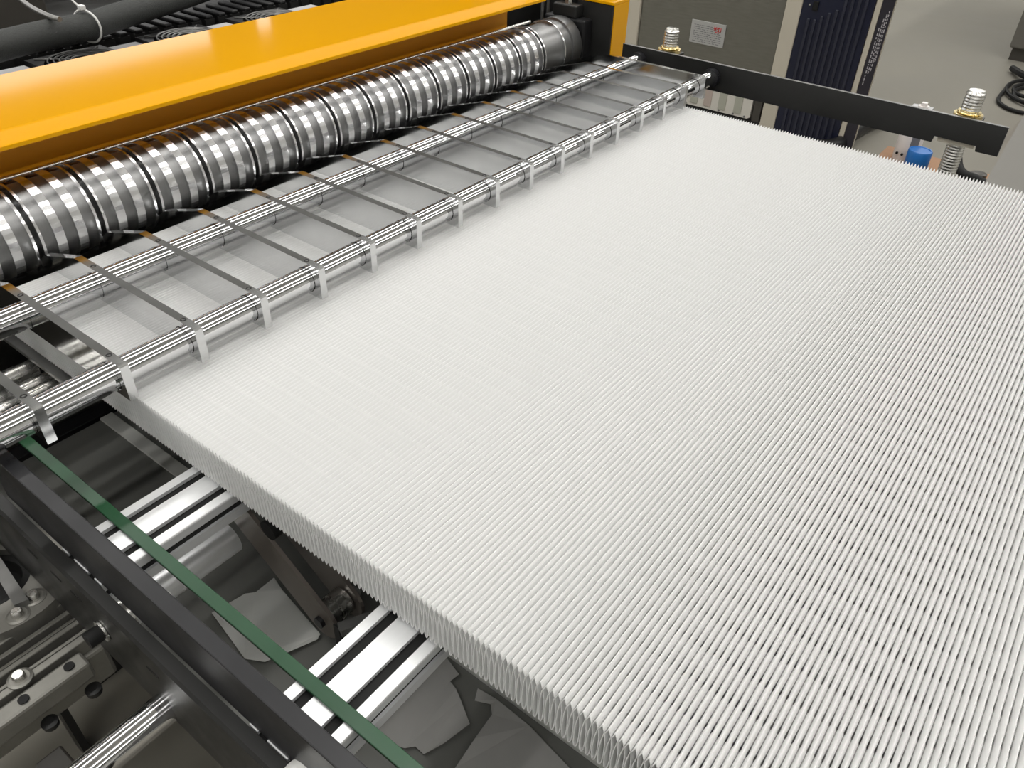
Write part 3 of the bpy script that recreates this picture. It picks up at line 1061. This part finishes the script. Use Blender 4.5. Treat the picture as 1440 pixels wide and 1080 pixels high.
box(bm, 6.38, 8.38, -1.98, 0.04, -1.0, -0.92)
obj('plinth', bm, M['brown_box'], t)
bm = BM()
box(bm, 6.9, 8.3, 0.06, 0.075, -0.9, 0.2, 0.004)
obj('side_door', bm, M['grey_box'], t)

# coil of cable on the floor
t = thing('cable_coil', 'loose coil of black cable on the floor at the right edge', 'cable', (5.5, -0.2, -1.0))
bm = BM()
loop = []
for k in range(110):
    a = k / 110 * 2 * math.pi * 3
    rr = 0.15 + 0.06 * math.sin(a * 0.43) + 0.02 * math.sin(a * 1.7)
    loop.append((5.62 + 1.5 * rr * math.cos(a), -0.26 + 0.85 * rr * math.sin(a), -0.985 + 0.006 * math.sin(a * 0.9)))
tube(bm, loop, 0.011, 8)
obj('loops', bm, M['rubber'], t)
bm = BM()
tube(bm, spline([(5.75, -0.10, -0.985), (5.35, -0.10, -0.987), (5.20, -0.16, -0.987), (5.15, -0.26, -0.987), (5.2, -0.40, -0.987)], 6), 0.011, 8)
obj('tail', bm, M['rubber'], t)
bm = BM()
tube(bm, spline([(6.05, -0.04, -0.975), (5.88, -0.12, -0.96), (5.80, -0.22, -0.97)], 6), 0.02, 8)
obj('plug', bm, M['rubber'], t)

# things on the floor behind the paper
o = obj('wooden_board', box(BM(), 3.60, 4.00, -0.130, 0.15, -1.0, -0.955, 0.004), M['card'], loc=(3.8, 0.0, -1.0))
tag(o, 'orange-brown board under the blue-lidded jar and the white bottle', 'board')
o = obj('wooden_plank', box(BM(), 3.63, 3.88, -0.52, -0.26, -1.0, -0.93, 0.004), M['card'], loc=(3.7, -0.35, -1.0))
tag(o, 'brown plank on the floor beside the low grey box', 'plank')
t = thing('jar', 'milky jar with a bright blue lid standing on the board', 'jar', (3.74, -0.042, -0.955))
bm = BM()
lathe(bm, [(0.046, 0), (0.049, 0.004), (0.049, 0.02), (0.046, 0.024)], (3.74, -0.042, -0.9545), 'Z', 28)
obj('body', bm, M['clear'], t)
bm = BM()
lathe(bm, [(0.050, 0), (0.052, 0.004), (0.052, 0.074), (0.049, 0.078), (0.044, 0.078), (0.042, 0.075)], (3.74, -0.042, -0.930), 'Z', 36)
obj('lid', bm, M['blue_lid'], t, label='bright blue lid')
t = thing('bottle', 'white bottle with a grey label band standing behind the blue lid', 'bottle', (3.86, 0.035, -0.955))
bm = BM()
lathe(bm, [(0.052, 0), (0.056, 0.008), (0.056, 0.16), (0.040, 0.19), (0.020, 0.20), (0.020, 0.225)], (3.86, 0.035, -0.9545), 'Z', 28)
obj('body', bm, M['bottle'], t)
bm = BM()
prism(bm, [(3.86 + 0.0568 * math.cos(a), 0.035 + 0.0568 * math.sin(a)) for a in [math.radians(d) for d in range(195, 236, 8)]] +
      [(3.86 + 0.055 * math.cos(a), 0.035 + 0.055 * math.sin(a)) for a in [math.radians(d) for d in range(235, 194, -8)]], -0.90, -0.81, 'Z')
obj('label_band', bm, M['ink'], t)
bm = BM()
for dz, dy in ((-0.912, 0.030), (-0.914, 0.006)):
    cyl(bm, (3.806, 0.035 + dy, dz), (3.800, 0.035 + dy, dz), 0.006, 10)
obj('printed_mark', bm, M['rubber'], t)
t = thing('clamp_tool', 'dark clamp tool lying on the plank beside the threaded rod', 'tool', (3.70, -0.27, -0.92))
bm = BM()
tube(bm, spline([(3.77, -0.195, -0.86), (3.74, -0.215, -0.885), (3.71, -0.25, -0.90), (3.69, -0.30, -0.90), (3.66, -0.36, -0.905), (3.64, -0.40, -0.905)], 6), 0.020, 12)
obj('handle', bm, M['rubber'], t)
bm = BM()
lathe(bm, [(0.02, 0), (0.034, 0.004), (0.034, 0.036), (0.02, 0.04)], (3.72, -0.305, -0.92), 'Z', 20)
obj('jaw', bm, M['brown_box'], t)

# ------------------------------------------------------------------ lift everything so that the floor is at height 0
for o in list(SC.objects):
    if o.parent is None and o.type in {'MESH', 'EMPTY'}:
        o.location.z += ZF
